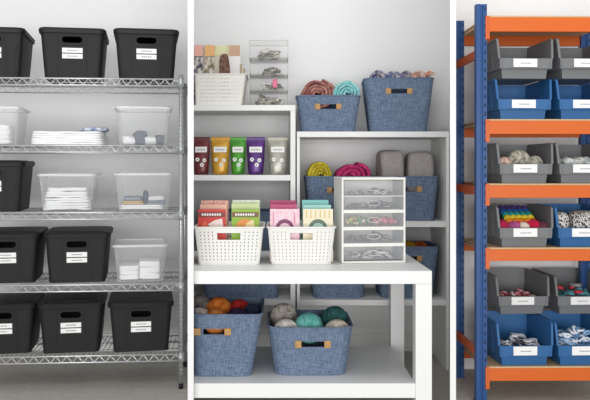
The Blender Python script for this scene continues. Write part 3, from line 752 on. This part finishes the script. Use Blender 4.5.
for q in (49, 186, 350):
    z = pz(q, 4.27)
    for u in (.008, RW-.052):
        bm = NB(); box(bm, u, u+.02, .046, RD-.001, z-.048, z); mk('end_brace', bm, orangeb, rr_, bevel=.001)

# picking bins
BW, BH, BD = .318, .232, .38
def pick_bin(m, nm):
    t = thing('picking_bin', '', 'storage bin', (0, 0, 0), 0, nm); T = .006
    bm = NB(); zs_, zl = .055, .112; wb_ = .255; yf = -BD/2; yb = BD/2
    # base
    prism(bm, [(-wb_/2, yf+.03, 0), (wb_/2, yf+.03, 0), (wb_/2, yb-.01, 0), (-wb_/2, yb-.01, 0)], [(-wb_/2-.006, yf+.022, zs_), (wb_/2+.006, yf+.022, zs_), (wb_/2+.006, yb-.004, zs_), (-wb_/2-.006, yb-.004, zs_)])
    W0, W1 = .30, BW
    # sides: polygon in yz, leaning outward
    for sg in (-1, 1):
        def xz(z): return (W0+(W1-W0)*(z-zs_)/(BH-zs_))/2
        poly = [(yf, zs_), (yb, zs_), (yb, BH-.001), (yf+.035, BH), (yf+.018, BH-.008), (yf+.004, zl+.03), (yf, zl)]
        a = [(sg*(xz(z)-T), y, z) for y, z in poly]; b = [(sg*xz(z), y, z) for y, z in poly]
        prism(bm, a, b)
        # outer flange following front edge and top
        fl = [(yf, zl-.0), (yf+.004, zl+.03), (yf+.018, BH-.008), (yf+.035, BH), (yb, BH-.012)]
        fi = [(yf+.014, zl-.0), (yf+.018, zl+.03), (yf+.031, BH-.02), (yf+.043, BH-.013), (yb, BH-.024)]
        for k in range(4):
            q = [fl[k], fl[k+1], fi[k+1], fi[k]]
            prism(bm, [(sg*(xz(z)-.001), y, z) for y, z in q], [(sg*(xz(z)+.007), y, z) for y, z in q])
        # side ribs
        for y in (yf+.11, yf+.2): prism(bm, [(sg*(xz(z)), yy, z) for yy, z in ((y, .06), (y+.006, .06), (y+.006, .2), (y, .2))], [(sg*(xz(z)+.003), yy, z) for yy, z in ((y, .06), (y+.006, .06), (y+.006, .2), (y, .2))])
    box(bm, -W0/2, W0/2, yb-T, yb, zs_, BH-.001)
    box(bm, -W0/2, W0/2, yf, yb, zs_-.003, zs_+.004)
    bmesh.ops.recalc_face_normals(bm, faces=bm.faces[:]); mk('bin_body', bm, m, t, bevel=.0015)
    bm = NB(); prism(bm, [(-W0/2, yf-.002, zs_), (W0/2, yf-.002, zs_), (W0/2, yf+.008, zs_), (-W0/2, yf+.008, zs_)], [(-W0/2-.003, yf-.004, zl), (W0/2+.003, yf-.004, zl), (W0/2+.003, yf+.006, zl), (-W0/2-.003, yf+.006, zl)])
    for x in (-W0/2+.01, W0/2-.014): box(bm, x, x+.004, yf-.006, yf, zs_, zl-.004)
    box(bm, -.092, .072, yf-.007, yf-.001, zs_+.002, zs_+.006)
    mk('front_lip', bm, m, t, bevel=.001)
    bm = NB(); box(bm, -.075, .062, yf-.0085, yf-.004, zs_+.007, zl-.003); l = mk('label_card', bm, paper, t, label='white paper label')
    bm = NB(); x = -.034
    for k in range(6): box(bm, x, x+.0075, yf-.0092, yf-.0085, .081, .0865); x += .0105
    mk('printed_mark', bm, ink, l, label='small grey printing')
    return t
pg, pb = pick_bin(binG, 'grey picking bins'), pick_bin(binB, 'blue picking bins')
BS = 1.06
ufl = {'g': True, 'b': True}
def place_bin(kind, pc, z, label, extra=2.0, v=-.005):
    a = RR.t+math.radians(extra); u = RR.u(pc, v); f = RR.w(u, v, z); c = f+Vector((-math.sin(a), math.cos(a), 0))*(BD/2)
    pr = pg if kind == 'g' else pb
    if ufl[kind]: ufl[kind] = False; pr.location = c; pr.rotation_euler = (0, 0, a); pr['label'] = label; return pr
    return again(pr, label, c, a)
L_, R_ = 526, 586.5
Z = [z+.0006 for z in RZ]
B1 = place_bin('b', L_-1.5, Z[1], 'empty blue bin under the top grey one, left column')
B1r = place_bin('b', R_-1, Z[1], 'blue bin under the top grey one, right column')
G1 = place_bin('g', L_, Z[1]+BH+.001, 'grey bin stacked topmost in the left column')
G1r = place_bin('g', R_, Z[1]+BH+.001, 'grey bin stacked topmost in the right column')
G2 = place_bin('g', L_, Z[2], 'grey bin with cream netted balls on third level')
G2r = place_bin('g', R_-1, Z[2], 'grey bin with crumpled speckled white cloth')
G3 = place_bin('g', L_, Z[3], 'grey bin of rainbow coloured yarn')
B3r = place_bin('b', R_-2, Z[3], 'blue bin of leopard spotted bundles')
B5 = place_bin('b', L_, Z[4], 'blue bin of dark and white cords on bottom shelf')
B5r = place_bin('b', R_-2, Z[4], 'blue bin of pale blue cords on bottom shelf')
G4 = place_bin('g', L_-2.5, Z[4]+BH*BS+.001, 'grey bin of pink and white bits above blue bin', v=.23)
G4r = place_bin('g', R_-4, Z[4]+BH*BS+.001, 'grey bin of red and teal bits above blue bin', v=.23)
B5.scale.z = B5r.scale.z = BS
IB = .0605   # floor of the bin
def inb(b, x, y, z): return in_box(b, x, y-.04, IB*b.scale.z+z)
ra = G2.rotation_euler.z
net = mat('net_cream', 'c9c6b4', .9, var=(60, '7d7c70'), bump=80)
for x, y, r, m, l in ((-.095, -.06, .042, mat('cord_orange', 'b5785c', .9, var=(60, 'd6cabc')), 'orange and cream cord ball in grey bin'), (0, -.04, .062, net, 'large cream netted ball in grey bin'), (.09, -.05, .045, net, 'small cream netted ball in grey bin')):
    single('cord_ball', yarn(r, int(x*100)+9), m, inb(G2, x, y, r+.008), l, 'ball', ra, 'balls in the grey bin', smooth=True)
single('crumpled_cloth', soft(.25, .2, .085, 81, .6, .022, 14, 16), mat('cloth_speckled', 'dcdad6', .95, var=(26, '8c9a98'), bump=50, bstr=.6), inb(G2r, .0, -.02, .0), 'crumpled speckled white cloth in grey bin', 'cloth', ra, smooth=True)
cols = ['4a3a78', '2f6a9c', '2f9c8a', 'e0c63a', 'd84a2a']
for k, col in enumerate(['46346e', '2a5c98', '2f9890', 'e2cf3e', 'e08a2c', 'cc2f55']):
    for j in range(5):
        r = .021; single('yarn_skein', yarn(r, k*7+j, loops=5), knit('skein_'+col, col), inb(G3, -.075+.034*j+.004*k, .045-.024*k, .148-.017*k), ['violet', 'blue', 'teal', 'yellow', 'orange', 'crimson'][k]+' mini yarn ball in the rainbow rows', 'mini yarn ball', ra, 'rainbow yarn rows in the grey bin', smooth=True)
for x, r, c, l in ((-.115, .04, 'b52c54', 'magenta yarn ball at far left of rainbow bin'), (-.045, .036, 'b05a8c', 'mauve yarn ball at front of rainbow bin'), (.01, .034, 'e0d2c4', 'cream yarn ball at front of rainbow bin'), (.075, .04, 'c4284c', 'crimson yarn ball at right of rainbow bin'), (.12, .036, '6a3a44', 'dull maroon yarn ball at right of rainbow bin')):
    single('yarn_ball', yarn(r, int(x*900)), knit('yb_'+c, c), inb(G3, x, -.085 if r < .04 else -.07, r+.012), l, 'yarn ball', ra, 'loose yarn balls in the rainbow bin', smooth=True)
def leopard():
    m = bpy.data.materials.new('leopard_cloth'); m.use_nodes = True; nt = m.node_tree; b = nt.nodes['Principled BSDF']; b.inputs['Roughness'].default_value = .9
    tc = nt.nodes.new('ShaderNodeTexCoord'); v = nt.nodes.new('ShaderNodeTexVoronoi'); v.inputs['Scale'].default_value = 95
    r = nt.nodes.new('ShaderNodeValToRGB'); r.color_ramp.elements[0].position = .42; r.color_ramp.elements[0].color = lin('2f3034'); r.color_ramp.elements[1].position = .52; r.color_ramp.elements[1].color = lin('d2cfca')
    nt.links.new(tc.outputs['Object'], v.inputs['Vector']); nt.links.new(v.outputs['Distance'], r.inputs[0]); nt.links.new(r.outputs[0], b.inputs['Base Color']); return m
lp = leopard()
single('spotted_bundle', soft(.09, .15, .135, 82, .6, .006), lp, inb(B3r, -.10, -.03, .001), 'narrow black and white spotted bundle on the left', 'bundle', ra, smooth=True)
single('spotted_bundle', soft(.16, .15, .145, 83, .7, .006), lp, inb(B3r, .04, -.03, .001), 'round black and white spotted bundle in blue bin', 'bundle', ra, smooth=True)
pw = [mat('pw_pink', 'd88a98', .7), mat('pw_white', 'ece4e0', .7), mat('pw_red', 'b04858', .7)]
single('wrapped_bits', tangle(.26, .19, .07, 60, .006, 301, 3, (.01, .022)), pw, inb(G4, 0, -.03, .001), 'pink and white curled bits in grey bin', 'curled bits', ra, kind='stuff')
single('wrapped_bits', tangle(.26, .19, .10, 34, .011, 302, 3, (.015, .03)), [mat('rt_red', 'c23a48', .6), mat('rt_teal', '4a8c98', .6), mat('rt_grey', '8c8c92', .6)], inb(G4r, 0, -.03, .001), 'red, teal and grey bits in grey bin', 'small bits', ra, kind='stuff')
single('cord_heap', tangle(.26, .19, .085, 60, .006, 303, 3, (.015, .035)), [mat('cd_white', 'd6d6da', .7), mat('cd_dark', '4a4450', .7), mat('cd_grey', '9aa0aa', .7)], inb(B5, 0, -.02, .001), 'dark and white knotted cords in blue bin', 'cords', ra, kind='stuff')
single('cord_heap', tangle(.26, .19, .13, 80, .007, 304, 3, (.015, .04)), [mat('cb_white', 'dfe6ee', .7), mat('cb_blue', '8fb4d6', .7), mat('cb_dblue', '5c84ac', .7)], inb(B5r, 0, -.02, .001), 'pale blue and white cords heaped in blue bin', 'cords', ra, kind='stuff')

# ------------------------------------------------------------ light and camera
w = bpy.data.worlds.new('w'); bpy.context.scene.world = w; w.use_nodes = True
w.node_tree.nodes['Background'].inputs[0].default_value = (1, 1, 1, 1); w.node_tree.nodes['Background'].inputs[1].default_value = .52
def area(name, loc, target, sx, sy, e):
    l = bpy.data.lights.new(name, 'AREA'); l.shape = 'RECTANGLE'; l.size = sx; l.size_y = sy; l.energy = e
    o = bpy.data.objects.new(name, l); C.objects.link(o); o.location = loc
    o.rotation_euler = (Vector(target)-Vector(loc)).to_track_quat('-Z', 'Y').to_euler()
area('overhead_fill_light', (0, 3.4, 3.4), (0, 4.6, .8), 4.5, 1.2, 24)  # soft light added overhead for shadows and brighter tops; no ceiling fitting
area('front_fill_light', (0, -5, 1.2), (0, 4.8, 1.1), 7.0, 2.8, 520)  # broad fill added behind the camera to brighten low walls; no window there
cam = bpy.data.cameras.new('camera'); co = bpy.data.objects.new('camera', cam); C.objects.link(co)
co.location = (0, 0, H); co.rotation_euler = (math.pi/2, 0, 0)
cam.sensor_width = 36; cam.lens = F/590*36; cam.shift_x = (295-CX)/590; cam.shift_y = -(200-CY)/590
cam.clip_start = .05
S = bpy.context.scene; S.camera = co
S.view_settings.view_transform = 'Standard'; S.view_settings.look = 'None'; S.view_settings.gamma = 1; S.view_settings.exposure = 0.06
